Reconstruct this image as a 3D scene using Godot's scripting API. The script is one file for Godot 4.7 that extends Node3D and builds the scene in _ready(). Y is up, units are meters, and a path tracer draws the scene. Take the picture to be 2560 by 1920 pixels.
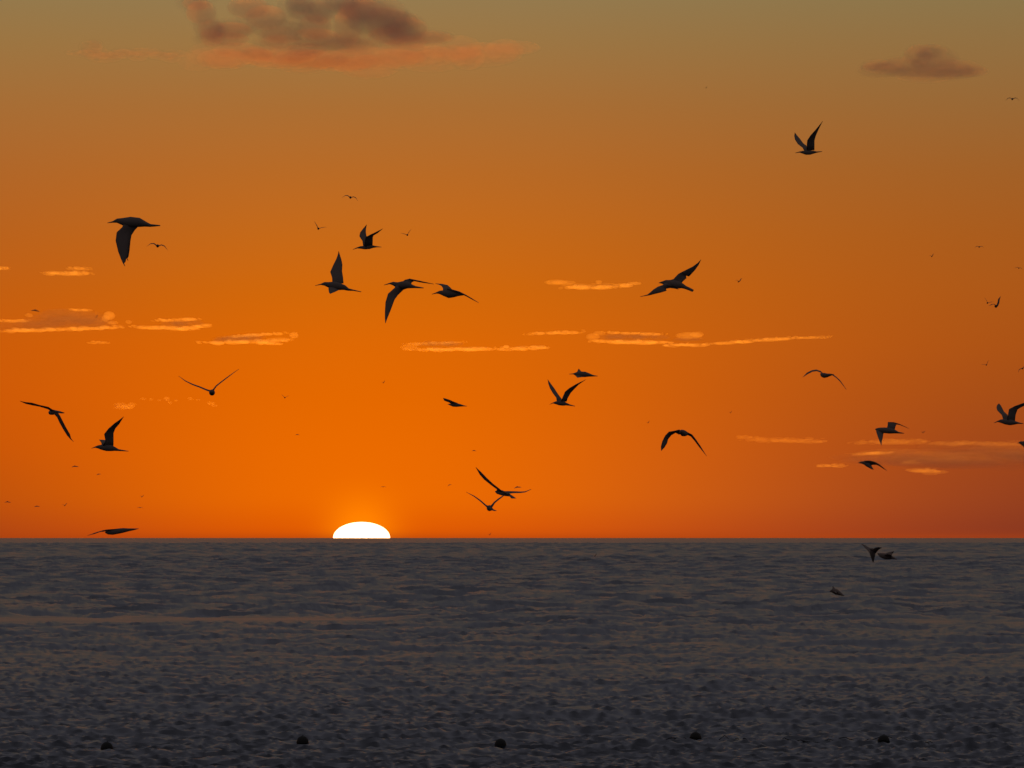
extends Node3D
# Sunset over the sea through a long lens: seabirds in front of the sun, a line of float buoys, low clouds.
# Units are metres, y is up, the camera stands 5 m above the water and looks along -z.

const FOCAL := 15400.0          # focal length in pixels of a 2560 x 1920 frame (about 9.5 degrees across)
const EYE_HEIGHT := 5.0
const HORIZON_AT := 50000.0     # how far the water reaches
const PITCH := 0.0249          # the lens looks a little up
const EXPOSURE := 8.0

var right := Vector3.RIGHT
var upward := Vector3.UP
var ahead := Vector3.FORWARD
var names := {}

# ------------------------------------------------------------------ helpers
func numbered(called: String) -> String:
	var n: int = names.get(called, 0)
	names[called] = n + 1
	return called if n == 0 else "%s_%03d" % [called, n]

func tag(o: Node3D, label: String, category: String, group := "") -> void:
	o.set_meta("label", label)
	o.set_meta("category", category)
	if group != "":
		o.set_meta("group", group)

func view_at(x: float, y: float, depth: float) -> Vector3:
	return Vector3(0, EYE_HEIGHT, 0) + (right * ((x - 1280.0) / FOCAL) - upward * ((y - 960.0) / FOCAL) + ahead) * depth

func lin(c: Array) -> Vector3:
	var k := Color8(int(c[0]), int(c[1]), int(c[2])).srgb_to_linear()
	return Vector3(k.r, k.g, k.b)

func solid(base: Color, rough: float, called: String, shine := 0.35) -> StandardMaterial3D:
	var m := StandardMaterial3D.new()
	m.resource_name = called
	m.albedo_color = base.linear_to_srgb()
	m.roughness = rough
	m.metallic_specular = shine
	return m

# ------------------------------------------------------------------ camera, sky, sun
func build_camera() -> void:
	var cam := Camera3D.new()
	cam.name = "camera"
	cam.position = Vector3(0, EYE_HEIGHT, 0)
	cam.rotation = Vector3(PITCH, 0, 0)
	cam.fov = rad_to_deg(2.0 * atan(960.0 / FOCAL))
	cam.near = 0.5
	cam.far = 400000.0
	cam.current = true
	add_child(cam)
	right = cam.basis.x
	upward = cam.basis.y
	ahead = -cam.basis.z

# air colours (sRGB) by height above the horizon in degrees: under the sun, 5 degrees to the right of it and beyond, to the left
const SKY_SUN := [[0.0, 226, 88, 2], [0.35, 240, 108, 0], [0.8, 238, 108, 0], [1.3, 232, 106, 0], [1.8, 226, 106, 4], [2.3, 214, 106, 10], [2.8, 202, 107, 24], [3.4, 188, 108, 38], [4.0, 174, 112, 52], [4.6, 160, 120, 68], [5.2, 148, 126, 84], [7.0, 114, 105, 87], [10.0, 91, 89, 97], [16.0, 88, 87, 96], [30.0, 90, 89, 97], [60.0, 92, 91, 100], [90.0, 92, 91, 100]]
const SKY_RIGHT := [[0.0, 116, 48, 36], [0.35, 130, 55, 34], [0.8, 142, 62, 30], [1.3, 154, 72, 26], [1.8, 164, 80, 24], [2.3, 168, 86, 26], [2.8, 166, 90, 30], [3.4, 160, 96, 40], [4.0, 152, 104, 54], [4.6, 146, 112, 66], [5.2, 138, 120, 78], [7.0, 110, 102, 84], [10.0, 91, 89, 97], [16.0, 88, 87, 96], [30.0, 90, 89, 97], [60.0, 92, 91, 100], [90.0, 92, 91, 100]]
const SKY_LEFT := [[0.0, 150, 58, 24], [0.35, 172, 70, 16], [0.8, 190, 78, 12], [1.3, 200, 84, 10], [1.8, 200, 88, 12], [2.3, 192, 92, 20], [2.8, 184, 96, 30], [3.4, 176, 102, 42], [4.0, 168, 110, 54], [4.6, 158, 118, 66], [5.2, 146, 124, 80], [7.0, 113, 104, 86], [10.0, 91, 89, 97], [16.0, 88, 87, 96], [30.0, 90, 89, 97], [60.0, 92, 91, 100], [90.0, 92, 91, 100]]
const SUN_AZIMUTH := -1.4

func along(table: Array, height: float) -> Vector3:
	if height <= table[0][0]:
		return lin(table[0].slice(1))
	for i in range(1, table.size()):
		if height <= table[i][0]:
			var t: float = (height - table[i - 1][0]) / (table[i][0] - table[i - 1][0])
			return lin(table[i - 1].slice(1)).lerp(lin(table[i].slice(1)), t)
	return lin(table[-1].slice(1))

func air(azimuth: float, rows: Array, height := 90.0) -> Color:
	# rows: the three colours at this height
	var off := azimuth - SUN_AZIMUTH
	var w := absf(off) / (4.9 if off > 0.0 else 3.5)
	w = 1.0 - exp(-1.25 * w * w)
	var c: Vector3 = (rows[0] as Vector3).lerp(rows[1] if off > 0.0 else rows[2], w)
	var back := smoothstep(12.0, 120.0, absf(off))
	c = c.lerp(rows[3], back)
	# bright air close round the sun
	var near := (off * off + height * height) / (0.30 * 0.30)
	c = c * 0.97 + Vector3(0.36, 0.15, 0.0) * exp(-near)
	c /= EXPOSURE
	return Color(c.x, c.y, c.z)

func sky_rows(height: float) -> Array:
	var a := along(SKY_SUN, height)
	var b := along(SKY_RIGHT, height)
	var l := along(SKY_LEFT, height)
	var top := along(SKY_RIGHT, maxf(height, 9.0))
	return [a, b, l, top.lerp(Vector3(0.09, 0.085, 0.11), 0.5 * (1.0 - smoothstep(10.0, 40.0, height)))]

func build_sky() -> Environment:
	var w := 4096
	var h := 2048
	var coarse := Image.create_empty(512, 256, false, Image.FORMAT_RGBF)
	for y in 256:
		var height := 90.0 - (y + 0.5) / 256.0 * 180.0
		var rows := sky_rows(height)
		for x in 512:
			coarse.set_pixel(x, y, air(wrapf((x + 0.5) / 512.0 * 360.0, -180.0, 180.0), rows))
	coarse.resize(w, h, Image.INTERPOLATE_BILINEAR)
	for y in range(h / 2 - 190, h / 2 + 12):
		var rows := sky_rows(90.0 - (y + 0.5) / h * 180.0)
		for x in range(-560, 560):
			coarse.set_pixel(posmod(x, w), y, air((x + 0.5) / w * 360.0, rows, 90.0 - (y + 0.5) / h * 180.0))
	# everything below the horizon: one colour, that of the lowest air
	var low := lin([172, 66, 16]) / EXPOSURE
	coarse.fill_rect(Rect2i(0, h / 2, w, h / 2), Color(low.x, low.y, low.z))
	var pano := PanoramaSkyMaterial.new()
	pano.panorama = ImageTexture.create_from_image(coarse)
	var sky := Sky.new()
	sky.sky_material = pano
	var env := Environment.new()
	env.background_mode = Environment.BG_SKY
	env.sky = sky
	env.tonemap_mode = Environment.TONE_MAPPER_LINEAR
	env.tonemap_exposure = EXPOSURE
	env.sdfgi_enabled = true
	env.ssao_enabled = true
	env.ssil_enabled = true
	env.volumetric_fog_enabled = true
	env.volumetric_fog_density = 0.0
	var we := WorldEnvironment.new()
	we.name = "world_environment"
	we.environment = env
	add_child(we)
	return env

func build_sun() -> void:
	# the clouds stand over the curve of the earth and still see the sun from below; here at the water it has all but set
	var az := deg_to_rad(SUN_AZIMUTH)
	var el := deg_to_rad(-3.0)
	var light := DirectionalLight3D.new()
	light.name = "sunlight"
	light.light_color = Color(1.0, 0.59, 0.08)
	light.light_energy = 0.95
	light.light_angular_distance = 0.5
	light.shadow_enabled = true
	add_child(light)
	var towards_sun := Vector3(sin(az) * cos(el), sin(el), -cos(az) * cos(el))
	light.basis = Basis.looking_at(-towards_sun, Vector3.UP)
	# the disc itself, flattened by the thick air at the horizon
	var depth := 150000.0
	var disc := MeshInstance3D.new()
	disc.name = "sun"
	var ball := SphereMesh.new()
	ball.radius = 1.0
	ball.height = 2.0
	ball.radial_segments = 96
	ball.rings = 64
	var m := StandardMaterial3D.new()
	m.resource_name = "sun_glow"
	m.albedo_color = Color.BLACK
	m.emission_enabled = true
	m.emission = Color(1.0, 0.76, 0.52)
	m.emission_energy_multiplier = 0.7
	ball.material = m
	disc.mesh = ball
	add_child(disc)
	disc.position = view_at(904, 1344, depth)
	disc.scale = Vector3(71.0, 39.0, 71.0) / FOCAL * depth
	tag(disc, "white half disc of the setting sun cut by the sea horizon", "sun")

# ------------------------------------------------------------------ sea
var chop := FastNoiseLite.new()
var ripple := FastNoiseLite.new()
var patches := FastNoiseLite.new()

func setup_noise() -> void:
	chop.seed = 11
	chop.noise_type = FastNoiseLite.TYPE_SIMPLEX
	chop.frequency = 1.0
	chop.fractal_octaves = 1
	chop.fractal_type = FastNoiseLite.FRACTAL_NONE
	ripple.seed = 23
	ripple.noise_type = FastNoiseLite.TYPE_SIMPLEX
	ripple.frequency = 1.0
	ripple.fractal_type = FastNoiseLite.FRACTAL_NONE
	patches.seed = 5
	patches.noise_type = FastNoiseLite.TYPE_SIMPLEX_SMOOTH
	patches.frequency = 1.0
	patches.fractal_type = FastNoiseLite.FRACTAL_FBM
	patches.fractal_octaves = 3

func wave(x: float, z: float) -> float:
	var p := 1.0 + 0.5 * patches.get_noise_2d(x * 0.006, z * 0.030)
	# slicks where the wind does not ruffle the water
	var wander := 9.0 * patches.get_noise_2d(x * 0.03, 70.0)
	var s1 := (z + 372.0 + wander) / 16.0
	var s2 := (z + 360.0 - wander) / 13.0
	var slick := exp(-s1 * s1) * smoothstep(-4.0, -9.0, x) + 0.8 * exp(-s2 * s2) * smoothstep(20.0, 24.0, x)
	var calm := 1.0 - 0.95 * minf(slick, 1.0)
	p *= calm
	var far := smoothstep(500.0, 2500.0, -z)
	var a := chop.get_noise_2d(x * 0.10, z * 0.17)
	var b := chop.get_noise_2d(x * 0.42 + 40.0, z * 0.85 + 0.1 * x)
	var c := ripple.get_noise_2d(x * 0.95, z * 1.7 - 0.3 * x)
	var d := ripple.get_noise_2d(x * 2.1 + 9.0, z * 3.6)
	var swell := chop.get_noise_2d(x * 0.010 + 7.0, z * 0.034)
	var mid_wave := chop.get_noise_2d(x * 0.11 + 31.0, z * 0.125 - 0.02 * x)
	var sea_wave := chop.get_noise_2d(x * 0.035 + 3.0, z * 0.075 + 0.01 * x)
	return swell * (0.10 + 0.3 * far) + sea_wave * calm * (0.05 + 0.50 * smoothstep(900.0, 2000.0, -z)) + calm * mid_wave * 0.34 * smoothstep(170.0, 420.0, -z) + p * (0.085 * a + 0.050 * (1.0 - 2.0 * absf(b)) + 0.032 * (1.0 - 2.0 * absf(c)) + 0.010 * d)

func build_sea() -> void:
	setup_noise()
	var sea := Node3D.new()
	sea.name = "sea"
	sea.set_meta("kind", "structure")
	add_child(sea)
	var dist := PackedFloat32Array()
	var d := 112.0
	while d < HORIZON_AT:
		dist.append(d)
		var step := maxf(0.2, d * d / EYE_HEIGHT * (0.9 / FOCAL))
		if d < 1500.0:
			step = minf(step, 3.2)
		elif d < 5000.0:
			step = 10.0
		else:
			step = d * 0.03
		d += step
	dist.append(HORIZON_AT)
	var cols := 900
	var rows := dist.size()
	var v := PackedVector3Array()
	v.resize(rows * cols)
	var tans := PackedFloat32Array()
	for c in cols:
		var u := lerpf(-1.0, 1.0, c / float(cols - 1))
		var over := maxf(absf(u) - 0.75, 0.0) / 0.25
		tans.append(tan(deg_to_rad(signf(u) * (absf(u) * 7.2 + 13.0 * over * over))))
	for r in rows:
		var far: float = dist[r]
		for c in cols:
			var x := far * tans[c]
			v[r * cols + c] = Vector3(x, wave(x, -far), -far)
	var n := PackedVector3Array()
	n.resize(rows * cols)
	for r in rows:
		var r0 := maxi(r - 1, 0) * cols
		var r1 := mini(r + 1, rows - 1) * cols
		for c in cols:
			var dx := v[r * cols + mini(c + 1, cols - 1)] - v[r * cols + maxi(c - 1, 0)]
			var dz := v[r0 + c] - v[r1 + c]
			n[r * cols + c] = dz.cross(dx).normalized()
	var idx := PackedInt32Array()
	idx.resize((rows - 1) * (cols - 1) * 6)
	var k := 0
	for r in rows - 1:
		for c in cols - 1:
			var a := r * cols + c
			idx[k] = a
			idx[k + 1] = a + cols
			idx[k + 2] = a + 1
			idx[k + 3] = a + 1
			idx[k + 4] = a + cols
			idx[k + 5] = a + cols + 1
			k += 6
	var arrays := []
	arrays.resize(Mesh.ARRAY_MAX)
	arrays[Mesh.ARRAY_VERTEX] = v
	arrays[Mesh.ARRAY_NORMAL] = n
	arrays[Mesh.ARRAY_INDEX] = idx
	var mesh := ArrayMesh.new()
	mesh.add_surface_from_arrays(Mesh.PRIMITIVE_TRIANGLES, arrays)
	var water := StandardMaterial3D.new()
	water.resource_name = "sea_water"
	water.albedo_color = Color(0.010, 0.014, 0.020).linear_to_srgb()
	water.roughness = 0.275
	water.metallic_specular = 0.354
	mesh.surface_set_material(0, water)
	var surface := MeshInstance3D.new()
	surface.name = "wave_surface"
	surface.mesh = mesh
	sea.add_child(surface)
	# the rest of the water, round the observer and to both sides
	var sheet := MeshInstance3D.new()
	sheet.name = "open_water"
	var disc := CylinderMesh.new()
	disc.top_radius = HORIZON_AT * 0.995
	disc.bottom_radius = HORIZON_AT * 0.995
	disc.height = 2.0
	disc.radial_segments = 180
	disc.material = water
	sheet.mesh = disc
	sheet.position = Vector3(0, -1.5, 0)
	sea.add_child(sheet)

# ------------------------------------------------------------------ clouds
var fogs := {}

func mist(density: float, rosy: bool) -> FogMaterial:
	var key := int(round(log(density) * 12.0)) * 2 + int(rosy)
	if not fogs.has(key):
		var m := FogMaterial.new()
		m.resource_name = "dusk_tinted_mist"
		m.albedo = Color(0.98, 0.80, 0.78) if rosy else Color(0.98, 0.92, 0.74)  # sunset warmth painted into the cloud colour: rosy for high clouds, golden for low
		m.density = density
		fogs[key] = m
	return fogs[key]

# puffs: [x, y, half width, half height] in frame pixels, depth thickness in metres, optical thickness
func cloud(label: String, called: String, depth: float, puffs: Array, group := "") -> void:
	var o := Node3D.new()
	o.name = numbered(called)
	add_child(o)
	tag(o, label, "cloud", group)
	var m := depth / FOCAL
	var mid := Vector2.ZERO
	for p in puffs:
		mid += Vector2(p[0], p[1]) / puffs.size()
	o.position = view_at(mid.x, mid.y, depth)
	for p in puffs:
		var f := FogVolume.new()
		f.name = "puff"
		f.shape = RenderingServer.FOG_VOLUME_SHAPE_ELLIPSOID
		var away: float = depth + (p[6] if p.size() > 6 else 0.0)
		f.size = Vector3(p[2] * 2.0 * away / FOCAL, p[3] * 2.0 * away / FOCAL, p[4])
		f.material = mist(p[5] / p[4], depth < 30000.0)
		o.add_child(f, true)
		f.position = view_at(p[0], p[1], away) - o.position

func streak(out: Array, rng: RandomNumberGenerator, x0: float, y0: float, x1: float, y1: float, thick: float, tau: float, deep := 500.0) -> void:
	var length := absf(x1 - x0)
	var n := maxi(3, int(length / (thick * 1.5)))
	for i in n:
		var t := (i + 0.5 + rng.randf_range(-0.4, 0.4)) / n
		var taper := clampf(minf(t, 1.0 - t) * 5.0, 0.3, 1.0)
		var half := length / n * rng.randf_range(0.8, 2.0) * taper
		var x := lerpf(x0, x1, t)
		var y := lerpf(y0, y1, t) + rng.randf_range(-0.15, 0.15) * thick
		out.append([x, y, half, thick * 0.52 * taper * rng.randf_range(0.6, 1.2), deep * rng.randf_range(0.7, 1.2), tau * rng.randf_range(1.0, 2.2), rng.randf_range(-0.4, 0.4) * deep])
		if rng.randf() < 0.45:   # a tuft standing out of the layer
			out.append([x + rng.randf_range(-0.5, 0.5) * half, y - thick * rng.randf_range(0.15, 0.55), thick * rng.randf_range(0.4, 1.1), thick * rng.randf_range(0.15, 0.35) * taper, deep * 0.5, tau * rng.randf_range(0.8, 2.0), rng.randf_range(-0.4, 0.4) * deep])

# how far off, at this height in the frame, the sun stands `below` degrees under the far edge of the water:
# nearer clouds lie in the earth's shadow, farther ones are lit from below
func dusk(y: float, below: float) -> float:
	return HORIZON_AT * 0.995 / (1.0 + (1345.0 - y) / FOCAL / tan(deg_to_rad(below)))

func build_clouds() -> void:
	var rng := RandomNumberGenerator.new()
	rng.seed = 77
	var far := 42000.0
	var p := []
	streak(p, rng, -40, 670, 22, 670, 8, 0.16)
	cloud("bright sliver of cloud level with the top of the double streak", "streak_cloud", far, p)
	p = []
	streak(p, rng, 100, 683, 236, 683, 9, 0.18)
	streak(p, rng, 172, 671, 226, 671, 7, 0.18)
	cloud("small bright double streak of cloud under the large bird with one wing hanging down", "streak_cloud", far, p)
	p = []
	for q in [[170, 794, 78, 22], [120, 804, 66, 17], [215, 797, 56, 20], [150, 788, 50, 15], [240, 806, 48, 14], [95, 810, 60, 12], [185, 806, 90, 12]]:
		p.append([q[0], q[1], q[2], q[3], 800.0, 0.14, dusk(q[1], 2.86) - far + rng.randf_range(-60, 60)])
	p.append([60, 815, 90, 12, 600.0, 0.16, dusk(815, 2.86) - far])
	streak(p, rng, -40, 829, 340, 817, 9, 0.22)
	streak(p, rng, -20, 803, 78, 801, 8, 0.16)
	streak(p, rng, 170, 774, 230, 776, 5, 0.14)
	p.append([273, 789, 15, 11, 300.0, 0.35, 0.0])
	p.append([264, 796, 10, 9, 300.0, 0.25, 0.0])
	p.append([282, 807, 14, 5, 300.0, 0.22, 0.0])
	p.append([72, 788, 10, 5, 300.0, 0.2, 0.0])
	cloud("long low cloud with a dull domed middle and glowing lower edge", "streak_cloud", far, p)
	p = []
	for i in 4:
		var t := (i + 0.5) / 4.0
		p.append([lerpf(412, 494, t) + rng.randf_range(-8, 8), lerpf(810, 806, t) + rng.randf_range(-2, 2), rng.randf_range(0.7, 1.2) * 26.65, rng.randf_range(0.7, 1.2) * 6.5, 500.0, 0.22, dusk(lerpf(810, 806, t), 2.86) - far + rng.randf_range(-60, 60)])
	streak(p, rng, 330, 817, 505, 823, 9, 0.2)
	streak(p, rng, 440, 823, 528, 814, 7, 0.2)
	streak(p, rng, 380, 802, 500, 798, 6, 0.2)
	p.append([472, 798, 16, 5, 300.0, 0.25, 0.0])
	p.append([322, 805, 8, 5, 300.0, 0.18, 0.0])
	p.append([515, 812, 16, 4, 300.0, 0.2, 0.0])
	cloud("lens shaped cloud with a dull core, touching the end of the domed cloud", "streak_cloud", far, p)
	p = []
	for i in 7:
		var t := (i + 0.5) / 13.0
		p.append([lerpf(550, 715, t) + rng.randf_range(-8, 8), lerpf(849, 838, t) + rng.randf_range(-2, 2), rng.randf_range(0.7, 1.2) * 30.6429, rng.randf_range(0.7, 1.2) * 6.5, 500.0, 0.22, dusk(lerpf(849, 838, t), 2.86) - far + rng.randf_range(-60, 60)])
	streak(p, rng, 495, 857, 730, 852, 10, 0.24)
	streak(p, rng, 630, 856, 702, 861, 8, 0.24)
	streak(p, rng, 560, 843, 725, 832, 6, 0.2)
	p.append([735, 838, 12, 8, 300.0, 0.3, 0.0])
	p.append([700, 849, 36, 5, 300.0, 0.25, 0.0])
	cloud("tilted cigar shaped cloud with a dull core inside a bright rim", "streak_cloud", far, p)
	p = []
	streak(p, rng, 222, 857, 272, 856, 6, 0.12)
	cloud("tiny faint streak of cloud below the long domed cloud", "streak_cloud", far, p)
	p = []
	for q in [[300, 1012, 18, 6], [322, 1016, 16, 6], [308, 1019, 24, 5], [330, 1010, 10, 4], [358, 997, 7, 4], [378, 998, 5, 3], [398, 1001, 5, 3], [417, 997, 8, 6], [425, 1006, 6, 3], [440, 1001, 4, 3], [475, 997, 8, 4], [495, 999, 5, 2], [527, 1008, 11, 5], [536, 1014, 8, 3]]:
		p.append([q[0], q[1], q[2], q[3], 300.0, rng.randf_range(0.12, 0.2), rng.randf_range(-200, 200)])
	cloud("row of small bright cloud puffs under the thin winged bird", "puff_cloud", far, p)
	p = []
	streak(p, rng, 1370, 707, 1420, 706, 10, 0.18)
	streak(p, rng, 1396, 719, 1560, 718, 9, 0.2)
	streak(p, rng, 1548, 715, 1592, 709, 11, 0.22)
	p.append([1497, 705, 9, 5, 300.0, 0.2, 0.0])
	p.append([1440, 713, 40, 5, 300.0, 0.12, 0.0])
	p.append([1510, 712, 40, 5, 300.0, 0.12, 0.0])
	cloud("bright bar of cloud beside the bird with wide slanting wings", "streak_cloud", far, p)
	p = []
	for i in 5:
		var t := (i + 0.5) / 5.0
		p.append([lerpf(1045, 1150, t) + rng.randf_range(-8, 8), lerpf(860, 860, t) + rng.randf_range(-2, 2), rng.randf_range(0.7, 1.2) * 27.3, rng.randf_range(0.7, 1.2) * 5, 500.0, 0.22, dusk(lerpf(860, 860, t), 2.86) - far + rng.randf_range(-60, 60)])
	streak(p, rng, 1005, 861, 1170, 855, 6, 0.16)
	streak(p, rng, 1010, 874, 1260, 873, 9, 0.24)
	streak(p, rng, 1245, 873, 1375, 867, 11, 0.28)
	p.append([1022, 868, 22, 7, 300.0, 0.2, 0.0])
	cloud("ragged bright bar of cloud above the small hovering bird", "streak_cloud", far, p)
	p = []
	streak(p, rng, 1308, 835, 1460, 830, 8, 0.17)
	cloud("thin straight bright streak just before the long trailing cloud", "streak_cloud", far, p)
	p = []
	for i in 6:
		var t := (i + 0.5) / 6.0
		p.append([lerpf(1505, 1658, t) + rng.randf_range(-8, 8), lerpf(840, 842, t) + rng.randf_range(-2, 2), rng.randf_range(0.7, 1.2) * 33.15, rng.randf_range(0.7, 1.2) * 6.5, 500.0, 0.22, dusk(lerpf(840, 842, t), 2.86) - far + rng.randf_range(-60, 60)])
	p.append([1720, 848, 40, 5, 400.0, 0.25, dusk(848, 2.86) - far])
	streak(p, rng, 1462, 853, 1690, 856, 11, 0.24)
	streak(p, rng, 1500, 830, 1670, 837, 6, 0.18)
	p.append([1482, 842, 18, 9, 300.0, 0.26, 0.0])
	p.append([1498, 833, 16, 6, 300.0, 0.2, 0.0])
	p.append([1722, 839, 34, 9, 300.0, 0.26, 0.0])
	p.append([1742, 836, 18, 7, 300.0, 0.24, 0.0])
	streak(p, rng, 1650, 863, 1780, 862, 8, 0.2)
	streak(p, rng, 1760, 861, 2010, 843, 9, 0.18)
	streak(p, rng, 1990, 846, 2080, 842, 7, 0.1)
	cloud("long trailing cloud with a dull core and a tail running to a point", "streak_cloud", far, p)
	p = []
	streak(p, rng, 1838, 1098, 2075, 1104, 13, 0.04, 900.0)
	p.append([1860, 1093, 22, 5, 400.0, 0.1, 0.0])
	cloud("reddish cloud streak before the bird with one wing pointing down", "streak_cloud", 60000.0, p)
	p = []
	var low := 40500.0
	streak(p, rng, 2125, 1106, 2330, 1104, 14, 0.04, 900.0)
	streak(p, rng, 2300, 1108, 2620, 1112, 11, 0.04, 900.0)
	streak(p, rng, 2130, 1137, 2240, 1130, 8, 0.08, 600.0)
	for i in 16:
		var y := 1132 + rng.randf_range(-14, 34)
		p.append([2200 + i * 30 + rng.randf_range(-30, 30), y, rng.randf_range(70, 150), rng.randf_range(12, 26), 700.0, 0.10, dusk(y, 2.88) - low + rng.randf_range(-100, 100)])
	cloud("dull brown cloud bank with a reddish upper edge low over the sea", "bank_cloud", low, p)
	p = []
	streak(p, rng, 2040, 1164, 2120, 1166, 10, 0.08, 600.0)
	streak(p, rng, 2255, 1156, 2300, 1157, 9, 0.08, 600.0)
	streak(p, rng, 2280, 1176, 2370, 1182, 13, 0.08, 600.0)
	cloud("faint reddish wisps under the dull brown cloud bank", "wisp_cloud", 46000.0, p)
	# high cloud, nearer: most of it already in shadow, its underside in the last red light
	p = []
	var high := 18600.0
	for q in [[905, 28, 60, 34, 1.6], [950, 48, 70, 40, 1.8], [1000, 72, 60, 36, 1.5], [975, 92, 60, 26, 1.0], [880, 60, 40, 60, 0.7], [790, 22, 44, 34, 1.3], [770, 60, 50, 34, 0.8], [800, 96, 70, 26, 0.9], [745, 10, 40, 26, 1.2], [870, 108, 80, 22, 0.8], [700, 78, 60, 24, 0.9], [655, 44, 60, 34, 0.5], [590, 76, 60, 22, 1.1], [535, 66, 40, 26, 0.8], [500, 30, 44, 34, 0.5], [560, 100, 60, 18, 0.6], [520, 92, 34, 24, 0.6], [620, 20, 60, 30, 0.35], [690, 104, 60, 20, 0.7], [1070, 92, 66, 16, 0.6], [480, 6, 40, 16, 0.6], [760, 120, 60, 18, 0.5], [1030, 104, 60, 18, 0.6], [850, 6, 50, 24, 0.9]]:
		for j in 2:
			var y: float = q[1] + rng.randf_range(-9, 9)
			p.append([q[0] + rng.randf_range(-18, 18), y, q[2] * rng.randf_range(0.8, 1.4), q[3] * rng.randf_range(0.7, 1.3), 260.0, q[4] * 0.17, dusk(y, 2.80) - high + rng.randf_range(-120, 120)])
		p.append([q[0] + rng.randf_range(-18, 18), q[1] + rng.randf_range(-4, 10), q[2] * 0.9, q[3] * 0.9, 260.0, 0.42, dusk(q[1], 3.0) - high + rng.randf_range(-30, 30)])
	for i in 40:
		var t := i / 39.0
		var y := 132 + 26.0 * sin(t * 3.0) * rng.randf_range(0.3, 1.2) - 18.0 * t + rng.randf_range(-12, 22)
		p.append([lerpf(505, 1290, t) + rng.randf_range(-20, 20), y, rng.randf_range(40, 90), rng.randf_range(16, 34), 200.0, rng.randf_range(0.18, 0.32) * (1.0 - 0.6 * t) * clampf(0.3 + t * 6.0, 0.0, 1.0), dusk(y, 2.985) - high + rng.randf_range(-30, 30)])
	cloud("large dark purple brown cloud with a rosy underside, highest of the clouds", "high_cloud", high, p)
	p = []
	for q in [[2300, 140, 50, 30], [2345, 150, 60, 30], [2262, 166, 70, 26], [2340, 172, 84, 26], [2400, 176, 60, 22], [2215, 172, 60, 18], [2320, 128, 40, 20], [2310, 186, 100, 18], [2180, 168, 40, 12], [2430, 182, 44, 14]]:
		for j in 2:
			var y: float = q[1] + rng.randf_range(-6, 6)
			p.append([q[0] + rng.randf_range(-14, 14), y, q[2] * rng.randf_range(0.7, 1.1), q[3] * rng.randf_range(0.7, 1.1), 260.0, 0.20, dusk(y, 2.80 if j == 0 else 2.89) - high + rng.randf_range(-60, 60)])
	cloud("small lone purple brown cloud puff high above the V winged bird", "high_cloud", high, p)
	p = []
	for i in 12:
		var y := 138 + rng.randf_range(-10, 8)
		p.append([lerpf(215, 440, i / 11.0) + rng.randf_range(-12, 12), y, rng.randf_range(20, 50), rng.randf_range(6, 14), 200.0, 0.10, dusk(y, 2.945) - high])
	p.append([228, 118, 30, 16, 220.0, 0.12, dusk(118, 2.92) - high])
	p.append([240, 112, 18, 12, 220.0, 0.12, dusk(112, 2.92) - high])
	cloud("faint rosy wisp of cloud trailing beside the large dark high cloud", "wisp_cloud", high, p)

# ------------------------------------------------------------------ birds
var plumage: StandardMaterial3D

func blend(i: int, n: int, cum: float, total: float, share: float) -> float:
	return lerpf(i / float(n - 1), cum / maxf(total, 1e-6), share)

func ring_strip(st: SurfaceTool, a: PackedVector3Array, b: PackedVector3Array) -> void:
	var n := a.size()
	for i in n:
		var j := (i + 1) % n
		st.add_vertex(a[i]); st.add_vertex(b[i]); st.add_vertex(a[j])
		st.add_vertex(a[j]); st.add_vertex(b[i]); st.add_vertex(b[j])

func cap(st: SurfaceTool, a: PackedVector3Array) -> void:
	for i in range(1, a.size() - 1):
		st.add_vertex(a[0]); st.add_vertex(a[i]); st.add_vertex(a[i + 1])

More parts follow.
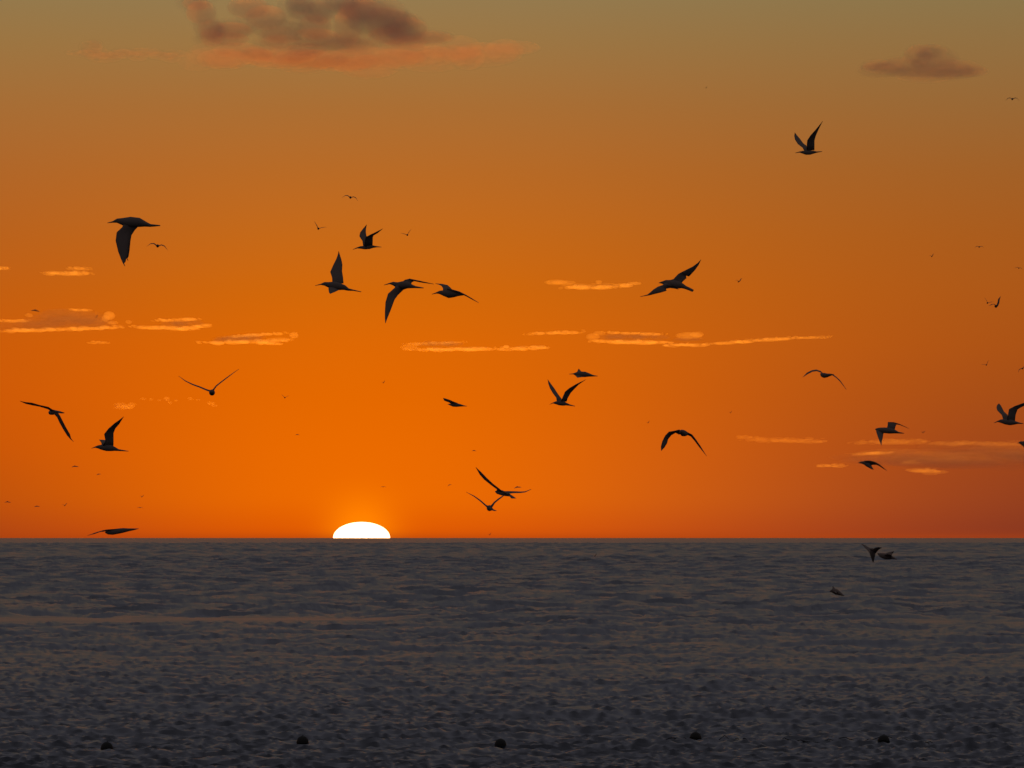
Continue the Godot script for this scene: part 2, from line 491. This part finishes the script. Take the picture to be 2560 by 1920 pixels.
# A bird as one skin. body: [x, y, half thickness] from beak to tail; a wing: [side in depth, [leading x, y, trailing x, y] ..., [tip x, y]].
# The traced outlines give what is seen across the view; the real lengths of body, wing and chord give the depth.
func bird_mesh(scale_px: float, dist: float, body: Array, wings: Array, heading: float) -> ArrayMesh:
	var st := SurfaceTool.new()
	st.begin(Mesh.PRIMITIVE_TRIANGLES)
	var m := dist / FOCAL * scale_px
	var long := 0.42
	var mid: Array = body[body.size() / 2]
	var place := func(x: float, y: float, depth: float) -> Vector3:
		return right * ((x - mid[0]) * m) - upward * ((y - mid[1]) * m) + ahead * depth
	# body
	var seen := 0.0
	var cum := [0.0]
	for i in range(1, body.size()):
		seen += Vector2(body[i][0] - body[i - 1][0], body[i][1] - body[i - 1][1]).length() * m
		cum.append(seen)
	var rest := sqrt(maxf(0.0, long * long - seen * seen)) * heading
	var share := clampf(seen / long, 0.0, 1.0)
	var mid_t := blend(body.size() / 2, body.size(), cum[body.size() / 2], seen, share)
	var centres := []
	for i in body.size():
		var t := blend(i, body.size(), cum[i], seen, share)
		centres.append(place.call(body[i][0], body[i][1], (mid_t - t) * rest))
	var last := PackedVector3Array()
	for i in body.size():
		var axis: Vector3 = (centres[mini(i + 1, body.size() - 1)] - centres[maxi(i - 1, 0)]).normalized()
		var side := axis.cross(upward)
		if side.length() < 0.2:
			side = axis.cross(right)
		side = side.normalized()
		var over := side.cross(axis).normalized()
		var r: float = body[i][2] * m
		var wide := r * 0.95
		if i >= body.size() - 2:
			wide = maxf(wide, 0.022 + 0.008 * (i - body.size() + 2))
		var ring := PackedVector3Array()
		for k in 12:
			var ang := TAU * k / 12.0
			ring.append(centres[i] + over * (sin(ang) * r) + side * (cos(ang) * wide))
		if i == 0:
			cap(st, ring)
		else:
			ring_strip(st, last, ring)
		last = ring
	cap(st, last)
	# wings
	for w in wings:
		var side_sign: float = w[0]
		var n: int = w.size() - 1
		var lead := []
		var trail := []
		for i in n:
			var q: Array = w[i + 1]
			lead.append(Vector2(q[0], q[1]))
			trail.append(Vector2(q[2], q[3]) if q.size() > 2 else Vector2(q[0], q[1]))
		var wing_long := 0.40
		var vis := 0.0
		var wc := [0.0]
		for i in range(1, n):
			vis += lead[i].distance_to(lead[i - 1]) * m
			wc.append(vis)
		var deep := sqrt(maxf(0.0, wing_long * wing_long - vis * vis)) * side_sign
		var wshare := clampf(vis / wing_long, 0.0, 1.0)
		var before := PackedVector3Array()
		for i in n:
			var t := blend(i, n, wc[i], vis, wshare)
			var chord := 0.125 * (1.0 - pow(t, 2.2)) + 0.004
			var shown: float = lead[i].distance_to(trail[i]) * m
			var swept := sqrt(maxf(0.0, chord * chord - shown * shown)) * (-heading if absf(heading) > 0.5 else 0.6)
			var root_off := side_sign * 0.02 * (1.0 - t)
			var a: Vector3 = place.call(lead[i].x, lead[i].y, deep * t + root_off)
			var b: Vector3 = place.call(trail[i].x, trail[i].y, deep * t + root_off + swept)
			var run: Vector2 = lead[mini(i + 1, n - 1)] - lead[maxi(i - 1, 0)]
			var span := (right * (run.x * m) - upward * (run.y * m) + ahead * (deep / n * 2.0)).normalized()
			var normal := span.cross(b - a)
			normal = normal.normalized() if normal.length() > 1e-6 else upward
			var thick := lerpf(0.011, 0.0028, t)
			var s := PackedVector3Array([a, a.lerp(b, 0.12) + normal * thick * 0.7, a.lerp(b, 0.35) + normal * thick, a.lerp(b, 0.7) + normal * thick * 0.5, b + normal * 0.0006, b - normal * 0.0006, a.lerp(b, 0.7) - normal * thick * 0.2, a.lerp(b, 0.35) - normal * thick * 0.5, a.lerp(b, 0.12) - normal * thick * 0.6])
			if i == 0:
				cap(st, s)
			else:
				ring_strip(st, before, s)
			before = s
		cap(st, before)
	st.index()
	st.generate_normals()
	return st.commit()

func seabird(label: String, crop: Array, dist: float, heading: float, body: Array, wings: Array) -> void:
	var o := MeshInstance3D.new()
	o.name = numbered("flying_seabird")
	o.mesh = bird_mesh(crop[2], dist, body, wings, heading)
	o.material_override = plumage
	add_child(o)
	var mid: Array = body[body.size() / 2]
	o.position = view_at(crop[0] + mid[0] * crop[2], crop[1] + mid[1] * crop[2], dist)
	tag(o, label, "bird", "seabirds flying over the sea")

func behind(w: Array, by: float) -> Array:
	# the same wing on the far side, hidden behind the near one
	var out := [1.0]
	var root: Array = w[1]
	for i in range(1, w.size()):
		var q: Array = w[i]
		var r := []
		for k in q.size():
			var base: float = (root[0] + root[2]) * 0.5 if k % 2 == 0 else (root[1] + root[3]) * 0.5
			r.append(lerpf(base, q[k], by))
		out.append(r)
	return out

func build_birds() -> void:
	plumage = solid(Color(0.20, 0.150, 0.120), 0.85, "dark_plumage", 0.3)
	var w := [-1.0, [540, 440, 880, 520], [520, 530, 800, 600], [390, 655, 705, 755], [368, 850, 672, 900], [430, 1100, 640, 1150], [505, 1290, 605, 1325], [545, 1370, 570, 1375], [590, 1440]]
	seabird("large black seabird with one broad wing hanging straight down, above the double cloud streak", [250, 510, 0.1085], 50.0, 0.3,
		[[165, 437, 5], [300, 412, 20], [390, 385, 50], [520, 405, 85], [700, 415, 122], [900, 425, 108], [1050, 465, 60], [1160, 495, 34], [1385, 497, 12]], [w, behind(w, 0.85)])
	seabird("black seabird with wings raised in a V, alone below the small high cloud puff", [1960, 290, 0.0723], 62.0, -0.3,
		[[380, 1285, 7], [530, 1252, 20], [640, 1255, 50], [760, 1270, 76], [900, 1265, 76], [1030, 1250, 50], [1130, 1245, 25], [1300, 1225, 10]],
		[[1.0, [700, 1200, 900, 1180], [650, 1080, 790, 1000], [500, 950, 700, 920], [410, 780, 590, 750], [395, 640, 490, 620], [430, 525]],
		[-1.0, [780, 1180, 1060, 1180], [780, 980, 1055, 1000], [790, 850, 1050, 850], [900, 680, 1090, 690], [1080, 480, 1170, 490], [1300, 215]]])
	seabird("black seabird with one wing bent upright and the other slanting back", [860, 540, 0.0723], 66.0, 0.3,
		[[300, 1155, 6], [450, 1100, 20], [570, 1085, 45], [720, 1090, 65], [880, 1080, 65], [1010, 1060, 45], [1130, 1065, 22], [1280, 1075, 8]],
		[[1.0, [660, 1050, 850, 1050], [630, 860, 830, 800], [520, 690, 760, 670], [540, 560, 740, 540], [630, 430, 740, 420], [765, 270]],
		[-1.0, [700, 1050, 985, 1050], [720, 850, 995, 880], [760, 735, 1000, 740], [900, 670, 1030, 680], [1080, 590, 1180, 600], [1360, 460]]])
	seabird("black seabird with one tall wing pointing straight up and a long slim tail", [780, 610, 0.0844], 56.0, 0.3,
		[[90, 1232, 6], [260, 1195, 18], [370, 1180, 55], [480, 1205, 80], [640, 1230, 120], [800, 1260, 110], [960, 1290, 75], [1080, 1350, 38], [1230, 1370, 20], [1460, 1418, 10]],
		[[1.0, [600, 1150, 930, 1160], [590, 1000, 910, 980], [530, 820, 880, 800], [620, 600, 885, 600], [700, 430, 850, 440], [740, 310, 805, 310], [770, 195]],
		[-1.0, [490, 1280, 850, 1330], [500, 1350, 760, 1390], [530, 1450, 680, 1440], [575, 1495]]])
	seabird("black seabird, near wing hanging down and far wing stretched thin behind, touching the next bird", [940, 670, 0.1266], 50.0, 0.3,
		[[155, 335, 4], [270, 305, 14], [330, 305, 35], [420, 335, 55], [520, 335, 75], [620, 335, 72], [700, 362, 40], [780, 378, 22], [930, 395, 9]],
		[[-1.0, [380, 350, 620, 400], [370, 390, 540, 430], [240, 510, 430, 540], [192, 680, 370, 630], [183, 880, 300, 830], [185, 1000, 232, 1000], [198, 1095]],
		[1.0, [490, 290, 690, 330], [570, 228, 700, 280], [650, 208, 745, 252], [850, 248, 900, 280], [1130, 308]]])
	seabird("round bellied black seabird gliding with drooping back wing, touching the wing tip of another", [940, 670, 0.1266], 58.0, 0.3,
		[[1100, 517, 4], [1190, 492, 14], [1250, 480, 32], [1340, 495, 58], [1440, 508, 88], [1540, 508, 72], [1640, 515, 40], [1740, 530, 10]],
		[[1.0, [1320, 440, 1500, 420], [1320, 400, 1470, 385], [1290, 350, 1410, 330], [1230, 315, 1300, 302], [1165, 293]],
		[-1.0, [1400, 400, 1480, 500], [1500, 425, 1560, 520], [1640, 470, 1680, 512], [1780, 540, 1790, 566], [1900, 610, 1905, 630], [2030, 695]]])
	seabird("black seabird with both wings spread wide on a slant and notched tail", [1590, 630, 0.0814], 57.0, 0.3,
		[[700, 945, 6], [810, 935, 38], [900, 950, 95], [1050, 980, 125], [1200, 1000, 125], [1330, 1020, 105], [1420, 1040, 78], [1520, 1090, 52], [1640, 1140, 46], [1740, 1190, 40]],
		[[1.0, [1000, 870, 1420, 940], [1150, 830, 1440, 905], [1300, 670, 1560, 800], [1400, 615, 1545, 720], [1450, 590, 1640, 745], [1750, 440, 1815, 560], [1900, 330, 1935, 395], [2015, 225]],
		[-1.0, [860, 950, 1320, 1155], [830, 1010, 1090, 1100], [740, 1040, 920, 1130], [660, 1070, 935, 1195], [520, 1160, 760, 1250], [420, 1250, 560, 1300], [330, 1320, 390, 1342], [110, 1385]]])
	seabird("thin winged seabird flying end on, wings in a shallow V over the row of puffs", [430, 900, 0.0814], 82.0, 1.0,
		[[1225, 1012, 10], [1222, 1008, 60], [1220, 1000, 98], [1222, 998, 88], [1232, 988, 40], [1238, 985, 14]],
		[[0.2, [1200, 945, 1190, 985], [1060, 903, 1060, 937], [860, 818, 860, 850], [640, 738, 640, 770], [420, 638, 420, 660], [200, 490]],
		[0.5, [1240, 930, 1290, 955], [1350, 790, 1372, 822], [1500, 670, 1518, 702], [1700, 520, 1716, 546], [1870, 400, 1880, 416], [2050, 280]]])
	seabird("seabird seen from behind, long narrow wings, one of them bent steeply down", [30, 980, 0.0844], 66.0, 1.0,
		[[1040, 600, 14], [1110, 610, 70], [1200, 600, 80], [1300, 598, 58], [1400, 592, 34], [1515, 615, 20]],
		[[0.4, [1180, 570, 1290, 560], [1060, 502, 1100, 440], [830, 432, 830, 383], [600, 397, 600, 318], [400, 352, 400, 300], [220, 268]],
		[-0.4, [1240, 640, 1390, 620], [1340, 740, 1450, 700], [1420, 920, 1530, 860], [1520, 1100, 1620, 1040], [1640, 1290, 1735, 1245], [1730, 1385, 1765, 1370], [1835, 1470]]])
	seabird("black seabird with one long wing swept up and back like a kite", [210, 1020, 0.0784], 58.0, 0.3,
		[[230, 1290, 5], [340, 1250, 18], [440, 1240, 50], [560, 1250, 85], [720, 1270, 105], [880, 1280, 98], [1000, 1310, 60], [1100, 1340, 32], [1410, 1376, 9]],
		[[-1.0, [600, 1200, 935, 1200], [690, 1050, 938, 1050], [655, 830, 945, 800], [800, 650, 1010, 650], [1000, 480, 1140, 510], [1150, 380, 1215, 400], [1300, 275]],
		[1.0, [560, 1190, 750, 1100], [520, 1120, 680, 1050], [460, 1070, 580, 1025], [390, 1022]]])
	w = [-1.0, [800, 540, 1300, 480], [720, 545, 1050, 480], [600, 590, 720, 515], [450, 640, 500, 580], [205, 690]]
	seabird("flat gliding seabird skimming just above the horizon", [210, 1290, 0.0678], 72.0, -0.3,
		[[780, 600, 20], [880, 600, 80], [1050, 590, 105], [1250, 560, 100], [1450, 530, 88], [1650, 510, 55], [1800, 495, 38], [2010, 470, 9]], [w, behind(w, 0.55)])
	w = [-1.0, [800, 850, 1200, 830], [700, 790, 1000, 760], [560, 740, 760, 650], [450, 690, 560, 585], [405, 545]]
	seabird("small hovering seabird with a short raised front wing", [1090, 970, 0.0452], 110.0, 0.3,
		[[640, 890, 8], [780, 915, 50], [950, 930, 108], [1150, 940, 108], [1350, 960, 70], [1520, 985, 35], [1710, 1002, 10]], [w, behind(w, 0.7)])
	seabird("black seabird with slender wings raised in a wide V, its wing tip under another bird", [1350, 910, 0.0723], 68.0, 0.3,
		[[330, 1400, 5], [440, 1350, 15], [540, 1340, 50], [660, 1345, 85], [800, 1360, 85], [920, 1390, 45], [1030, 1420, 25], [1190, 1455, 10]],
		[[1.0, [580, 1290, 780, 1290], [560, 1160, 740, 1190], [450, 1020, 620, 1030], [350, 850, 505, 850], [290, 680, 380, 680], [275, 535]],
		[-1.0, [720, 1290, 920, 1300], [780, 1150, 960, 1180], [860, 960, 1070, 990], [1000, 840, 1190, 860], [1240, 700, 1340, 710], [1580, 540]]])
	seabird("compact black seabird with wings folded short above the wide V winged bird", [1350, 910, 0.0723], 84.0, 0.3,
		[[1000, 352, 5], [1150, 340, 18], [1260, 350, 70], [1400, 355, 98], [1560, 360, 95], [1700, 380, 60], [1820, 405, 30], [1990, 418, 9]],
		[[1.0, [1260, 310, 1500, 300], [1300, 240, 1430, 250], [1350, 155]], [-1.0, [1220, 400, 1560, 440], [1250, 440, 1400, 460], [1285, 475]]])
	seabird("seabird coming head on with both wings arched downward", [1630, 1050, 0.0678], 80.0, -1.0,
		[[1060, 420, 30], [1080, 440, 90], [1140, 480, 122], [1220, 500, 102], [1300, 510, 58], [1390, 535, 14]],
		[[0.6, [1120, 400, 1120, 520], [1000, 350, 1000, 540], [870, 390, 880, 475], [620, 430, 720, 565], [480, 580, 600, 712], [380, 780, 560, 850], [328, 970, 465, 1010], [338, 1140]],
		[0.2, [1120, 420, 1160, 540], [1200, 400, 1220, 565], [1320, 460, 1330, 562], [1480, 540, 1440, 612], [1620, 720, 1570, 762], [1780, 950, 1730, 980], [2015, 1335]]])
	seabird("thin winged seabird flying end on, wings bowed down like a moustache", [1990, 900, 0.0633], 86.0, 1.0,
		[[1000, 545, 20], [1060, 590, 82], [1130, 610, 102], [1220, 610, 80], [1320, 590, 45], [1410, 570, 14]],
		[[-0.3, [1040, 520, 1040, 575], [960, 440, 940, 492], [800, 385, 800, 442], [620, 408, 632, 464], [420, 500, 455, 555], [258, 685]],
		[0.4, [1280, 540, 1300, 602], [1440, 560, 1430, 612], [1600, 670, 1580, 712], [1750, 810, 1722, 842], [1880, 990, 1860, 1010], [2000, 1165]]])
	seabird("black seabird with one pointed wing straight down, in front of the brown bank", [2130, 1040, 0.0904], 72.0, -0.3,
		[[640, 365, 14], [690, 375, 45], [770, 385, 66], [900, 395, 80], [1050, 410, 80], [1180, 430, 55], [1280, 460, 25], [1430, 478, 10]],
		[[-1.0, [660, 350, 900, 440], [655, 430, 862, 490], [690, 580, 832, 600], [730, 700, 792, 700], [765, 805]],
		[1.0, [960, 350, 1190, 390], [990, 270, 1215, 300], [1000, 165, 1240, 240], [1150, 170, 1290, 240], [1330, 225, 1360, 255], [1600, 350]]])
	seabird("small dark seabird gliding in an arc with short tail, under the brown cloud bank", [2130, 1040, 0.0904], 92.0, 0.3,
		[[170, 1300, 4], [260, 1285, 28], [350, 1300, 50], [440, 1350, 65], [500, 1400, 48], [550, 1455, 22], [572, 1472, 8]],
		[[-1.0, [330, 1240, 520, 1370], [480, 1230, 580, 1350], [620, 1265, 680, 1350], [740, 1330, 760, 1390], [840, 1410, 850, 1450], [955, 1512]],
		[1.0, [330, 1240, 520, 1370], [430, 1250, 540, 1350], [480, 1290, 540, 1340]]])
	seabird("black seabird with one short blunt wing raised and one long wing swept back", [2460, 990, 0.0844], 66.0, 0.3,
		[[300, 800, 5], [410, 755, 18], [500, 745, 50], [640, 760, 85], [780, 780, 90], [900, 790, 60], [1000, 800, 28], [1150, 818, 9]],
		[[1.0, [570, 700, 780, 680], [550, 570, 715, 545], [430, 430, 640, 465], [418, 350, 592, 350], [450, 270, 562, 280], [520, 222]],
		[-1.0, [680, 700, 925, 750], [715, 500, 945, 560], [735, 390, 1000, 400], [900, 300, 1090, 345], [1150, 210, 1220, 280], [1350, 160, 1400, 190], [1560, 120]]])
	seabird("black seabird flying just below the one with a short blunt raised wing", [2460, 990, 0.0844], 66.0, 0.3,
		[[1030, 1390, 8], [1080, 1380, 36], [1200, 1420, 90], [1320, 1460, 110], [1450, 1480, 70], [1540, 1490, 30], [1650, 1495, 10]],
		[[-1.0, [1200, 1350, 1420, 1400], [1240, 1200, 1420, 1250], [1300, 1050, 1420, 1080], [1440, 900]], [1.0, [1220, 1380, 1420, 1400], [1260, 1250, 1420, 1300], [1330, 1120, 1420, 1150], [1460, 980]]])
	seabird("seabird turning away with one long raised wing and the other level", [1160, 1160, 0.0784], 64.0, 1.0,
		[[1000, 890, 18], [1080, 900, 72], [1200, 920, 85], [1320, 950, 75], [1420, 980, 50], [1500, 1015, 20], [1590, 1085, 6]],
		[[0.3, [1060, 880, 1250, 890], [1040, 790, 1130, 780], [880, 680, 920, 620], [640, 500, 720, 435], [500, 340, 560, 270], [375, 105]],
		[0.3, [1230, 880, 1400, 960], [1380, 872, 1430, 940], [1580, 875, 1600, 925], [1800, 885, 1800, 922], [1950, 878, 1950, 905], [2145, 808]]])
	seabird("small seabird flying end on with thin wings in a V, near the sun", [1160, 1160, 0.0784], 92.0, 1.0,
		[[800, 1420, 10], [805, 1415, 60], [812, 1410, 98], [830, 1418, 78], [900, 1450, 28], [1000, 1485, 6]],
		[[0.3, [760, 1340, 740, 1392], [690, 1300, 680, 1337], [520, 1150, 508, 1182], [330, 1018, 325, 1045], [60, 890]],
		[0.3, [850, 1330, 905, 1375], [960, 1210, 992, 1242], [1080, 1110, 1110, 1142], [1200, 1030, 1222, 1060], [1335, 968]]])
	seabird("dark seabird in a steep turn low over the water, wings in a Y", [2060, 1340, 0.0964], 80.0, 0.3,
		[[1285, 690, 8], [1275, 600, 40], [1268, 500, 70], [1255, 420, 82], [1245, 370, 55], [1240, 330, 20]],
		[[1.0, [1190, 450, 1290, 380], [1130, 370, 1210, 320], [1070, 300, 1110, 260], [1010, 220]], [-1.0, [1230, 360, 1330, 470], [1300, 300, 1375, 390], [1380, 270, 1410, 330], [1460, 285]]])
	seabird("dark seabird gliding low over the water beside the Y winged bird", [2060, 1340, 0.0964], 84.0, 0.3,
		[[1390, 455, 10], [1480, 500, 58], [1600, 530, 82], [1720, 545, 60], [1800, 570, 30], [1880, 600, 10]],
		[[1.0, [1560, 480, 1750, 560], [1680, 430, 1790, 500], [1860, 415]], [-1.0, [1560, 490, 1730, 560], [1620, 450, 1740, 540], [1700, 470]]])
	seabird("dark hunched seabird low over the water, below the Y winged bird", [2060, 1340, 0.0964], 100.0, 0.3,
		[[150, 1440, 8], [230, 1420, 58], [320, 1450, 75], [420, 1500, 45], [510, 1545, 10]],
		[[1.0, [220, 1400, 400, 1460], [235, 1350, 330, 1400], [255, 1315]], [-1.0, [230, 1440, 400, 1490], [240, 1420, 330, 1450], [280, 1460]]])
	build_far_birds()

# far off birds: four poses, set out as copies
func build_far_birds() -> void:
	var body := [[0, 30, 5], [0, 12, 22], [0, 0, 34], [0, -6, 28], [0, -10, 12], [0, -12, 4]]
	var poses := [
		[[0.2, [8, -10, 10, 16], [60, -60, 62, -42], [130, -110, 132, -96], [210, -150]], [0.2, [-8, -10, -10, 16], [-60, -60, -62, -42], [-130, -110, -132, -96], [-210, -150]]],
		[[0.2, [8, -10, 10, 16], [80, -46, 82, -24], [150, -30, 148, -12], [230, 60]], [0.2, [-8, -10, -10, 16], [-80, -46, -82, -24], [-150, -30, -148, -12], [-230, 60]]],
		[[0.6, [8, -10, 30, 16], [50, -80, 80, -50], [80, -150, 110, -130], [150, -200]], [-0.6, [-8, -10, 10, 16], [-40, -60, -14, -40], [-90, -70, -70, -56], [-170, -40]]],
		[[0.8, [8, -8, 40, 20], [60, -30, 100, 0], [130, -40, 160, -20], [200, -20]], [-0.8, [-8, -8, 30, 20], [-50, 10, -20, 40], [-90, 50, -70, 70], [-130, 110]]],
	]
	var made := []
	for q in poses:
		made.append(bird_mesh(0.18, 150.0, body, q, 1.0))
	# x, y, span in frame pixels, pose, roll in degrees, label
	var speck := "tiny far off seabird, a faint speck alone against the orange sky"
	var list := [
		[876, 493, 26, 1, 12, "tiny far off seabird with bowed wings, highest over the bent winged bird"],
		[796, 571, 24, 0, 25, "tiny far off seabird with V wings, level with the bent winged bird"],
		[1018, 587, 20, 0, -20, "tiny faint seabird just behind the tail of the bent winged bird"],
		[394, 614, 34, 1, 10, "faint far off seabird with bowed wings beside the large bird's hanging wing"],
		[88, 775, 18, 3, 30, "tiny dark seabird in front of the domed cloud's upper edge"],
		[240, 793, 10, 2, 0, "tiny dark speck of a bird in front of the domed cloud"],
		[2531, 247, 22, 1, 0, "tiny far off seabird alone high above all others"],
		[2469, 757, 18, 0, 25, "small far off seabird with V wings beside a slightly larger one"],
		[2490, 765, 32, 2, -12, "small far off seabird with arched wings beside a smaller V winged one"],
		[1293, 1217, 16, 3, 15, "tiny far off seabird over the level wing of the turning bird"],
		[1224, 1337, 8, 2, 0, "tiny speck of a bird touching the horizon"],
		[1487, 1390, 10, 2, 0, "tiny dark speck of a bird low against the water"],
		[958, 957, 9, 2, 0, speck], [712, 994, 14, 0, 10, "tiny V winged speck of a bird beside the row of cloud puffs"], [743, 1086, 9, 3, 20, speck], [187, 1165, 15, 3, 20, "one of two tiny birds just under the kite winged bird"], [246, 1185, 10, 3, 10, "one of two tiny birds just under the kite winged bird"],
		[19, 1254, 13, 3, 25, "one of three tiny birds in a row above the flat gliding bird"], [92, 1265, 12, 3, 20, "one of three tiny birds in a row above the flat gliding bird"], [161, 1264, 11, 2, 10, "one of three tiny birds in a row above the flat gliding bird"], [354, 1242, 9, 2, 15, speck], [350, 1269, 10, 1, 0, speck],
		[1185, 1126, 10, 3, 25, "one of two tiny birds beside the raised wing of the turning bird"], [1123, 1212, 9, 3, 0, "one of two tiny birds beside the raised wing of the turning bird"], [958, 1217, 9, 1, 0, speck], [1620, 1057, 8, 2, 0, "tiny speck of a bird just above the head on bird with arched wings"], [1826, 1032, 7, 2, 0, speck],
		[2307, 1081, 9, 2, 20, "tiny speck of a bird behind the tail of the bird over the bank"], [2329, 641, 11, 2, 0, "tiny bird in the dull sky above the V and arch winged pair"], [2448, 617, 15, 1, 0, "tiny bird in the dull sky above the V and arch winged pair"], [2547, 670, 13, 1, 10, "tiny bird in the dull sky above the V and arch winged pair"], [2466, 912, 15, 0, -30, "one of two tiny birds under the V and arch winged pair"],
		[2556, 921, 18, 1, -30, "one of two tiny birds under the V and arch winged pair"], [1846, 704, 15, 2, 10, "tiny faint bird behind the tail of the bird with wide slanting wings"], [1765, 220, 6, 2, 0, "smallest bird speck, alone in the upper sky"],
	]
	for q in list:
		var o := MeshInstance3D.new()
		o.name = numbered("distant_seabird")
		o.mesh = made[q[3]]
		o.material_override = plumage
		add_child(o)
		o.position = view_at(q[0], q[1], 0.50 * FOCAL / float(q[2]))
		o.rotation_degrees = Vector3(0, 0, -float(q[4]))
		tag(o, q[5], "bird", "seabirds far off in the sky")

# ------------------------------------------------------------------ buoys
func build_buoys() -> void:
	var skin := solid(Color(0.016, 0.014, 0.008), 0.6, "weathered_float", 0.4)
	var dark := solid(Color(0.02, 0.018, 0.015), 0.8, "wet_rope", 0.3)
	var spots := [[268, 1873], [757, 1859], [1251, 1860], [1738, 1845], [2208, 1853]]
	var labels := ["dark ball buoy at the ropeless end of the float line", "second dark ball buoy from the ropeless end of the float line", "dark ball buoy midway along the float line", "dark ball buoy on the rope, next to the middle buoy", "dark ball buoy on the rope, last of the float line"]
	for i in spots.size():
		var slope: float = (spots[i][1] - 1345.0) / FOCAL + EYE_HEIGHT / HORIZON_AT
		var d := EYE_HEIGHT / slope
		var x: float = (spots[i][0] - 1280.0) / FOCAL * d
		var level := wave(x, -d)
		var o := Node3D.new()
		o.name = numbered("float_buoy")
		add_child(o)
		o.position = Vector3(x, level + [0.05, -0.02, -0.03, 0.10, 0.06][i], -d)
		o.rotation = Vector3(0.05 * i, 0.7 * i, 0.08 * (i % 3 - 1))
		tag(o, labels[i], "buoy", "float buoys in a line on the water")
		var st := SurfaceTool.new()
		st.begin(Mesh.PRIMITIVE_TRIANGLES)
		var prof := [[0.02, -0.13], [0.09, -0.11], [0.132, -0.05], [0.145, 0.012], [0.147, 0.03], [0.138, 0.075], [0.118, 0.118], [0.088, 0.150], [0.05, 0.169], [0.018, 0.177], [0.0, 0.178]]
		var prev := PackedVector3Array()
		for q in prof:
			var ring := PackedVector3Array()
			for k in 28:
				ring.append(Vector3(cos(TAU * k / 28.0) * q[0], q[1], sin(TAU * k / 28.0) * q[0]))
			if prev.size():
				ring_strip(st, prev, ring)
			else:
				cap(st, ring)
			prev = ring
		st.index()
		st.generate_normals()
		var hull := MeshInstance3D.new()
		hull.name = "float_ball"
		hull.mesh = st.commit()
		hull.material_override = skin
		o.add_child(hull)
		var seam := MeshInstance3D.new()
		seam.name = "seam_band"
		var torus := TorusMesh.new()
		torus.inner_radius = 0.138
		torus.outer_radius = 0.156
		torus.rings = 32
		torus.ring_segments = 8
		seam.mesh = torus
		seam.material_override = skin
		seam.position = Vector3(0, 0.02, 0)
		o.add_child(seam)
		var eye := MeshInstance3D.new()
		eye.name = "lifting_eye"
		var loop := TorusMesh.new()
		loop.inner_radius = 0.008
		loop.outer_radius = 0.016
		loop.rings = 16
		loop.ring_segments = 8
		eye.mesh = loop
		eye.material_override = dark
		eye.rotation = Vector3(PI / 2, 0, 0)
		eye.position = Vector3(0, 0.183, 0)
		o.add_child(eye)
	# the rope shows at the surface about the last two buoys
	var st := SurfaceTool.new()
	st.begin(Mesh.PRIMITIVE_TRIANGLES)
	var prev := PackedVector3Array()
	for i in 150:
		var t := i / 149.0
		var px := lerpf(1640.0, 2330.0, t)
		var py := lerpf(1843.0, 1855.0, t) - 3.0 * sin(t * 9.0)
		var d := EYE_HEIGHT / ((py - 1345.0) / FOCAL + EYE_HEIGHT / HORIZON_AT)
		var x := (px - 1280.0) / FOCAL * d
		var c := Vector3(x, wave(x, -d) + 0.012 + 0.012 * sin(t * 31.0), -d)
		var ring := PackedVector3Array()
		for k in 8:
			ring.append(c + Vector3(0, cos(TAU * k / 8.0), sin(TAU * k / 8.0)) * 0.010)
		if prev.size():
			ring_strip(st, prev, ring)
		else:
			cap(st, ring)
		prev = ring
	cap(st, prev)
	st.index()
	st.generate_normals()
	var rope := MeshInstance3D.new()
	rope.name = "float_rope"
	rope.mesh = st.commit()
	rope.material_override = dark
	add_child(rope)
	tag(rope, "dark rope lying on the water between two buoys", "rope")

func _ready() -> void:
	build_camera()
	build_sky()
	build_sun()
	build_sea()
	build_clouds()
	build_birds()
	build_buoys()
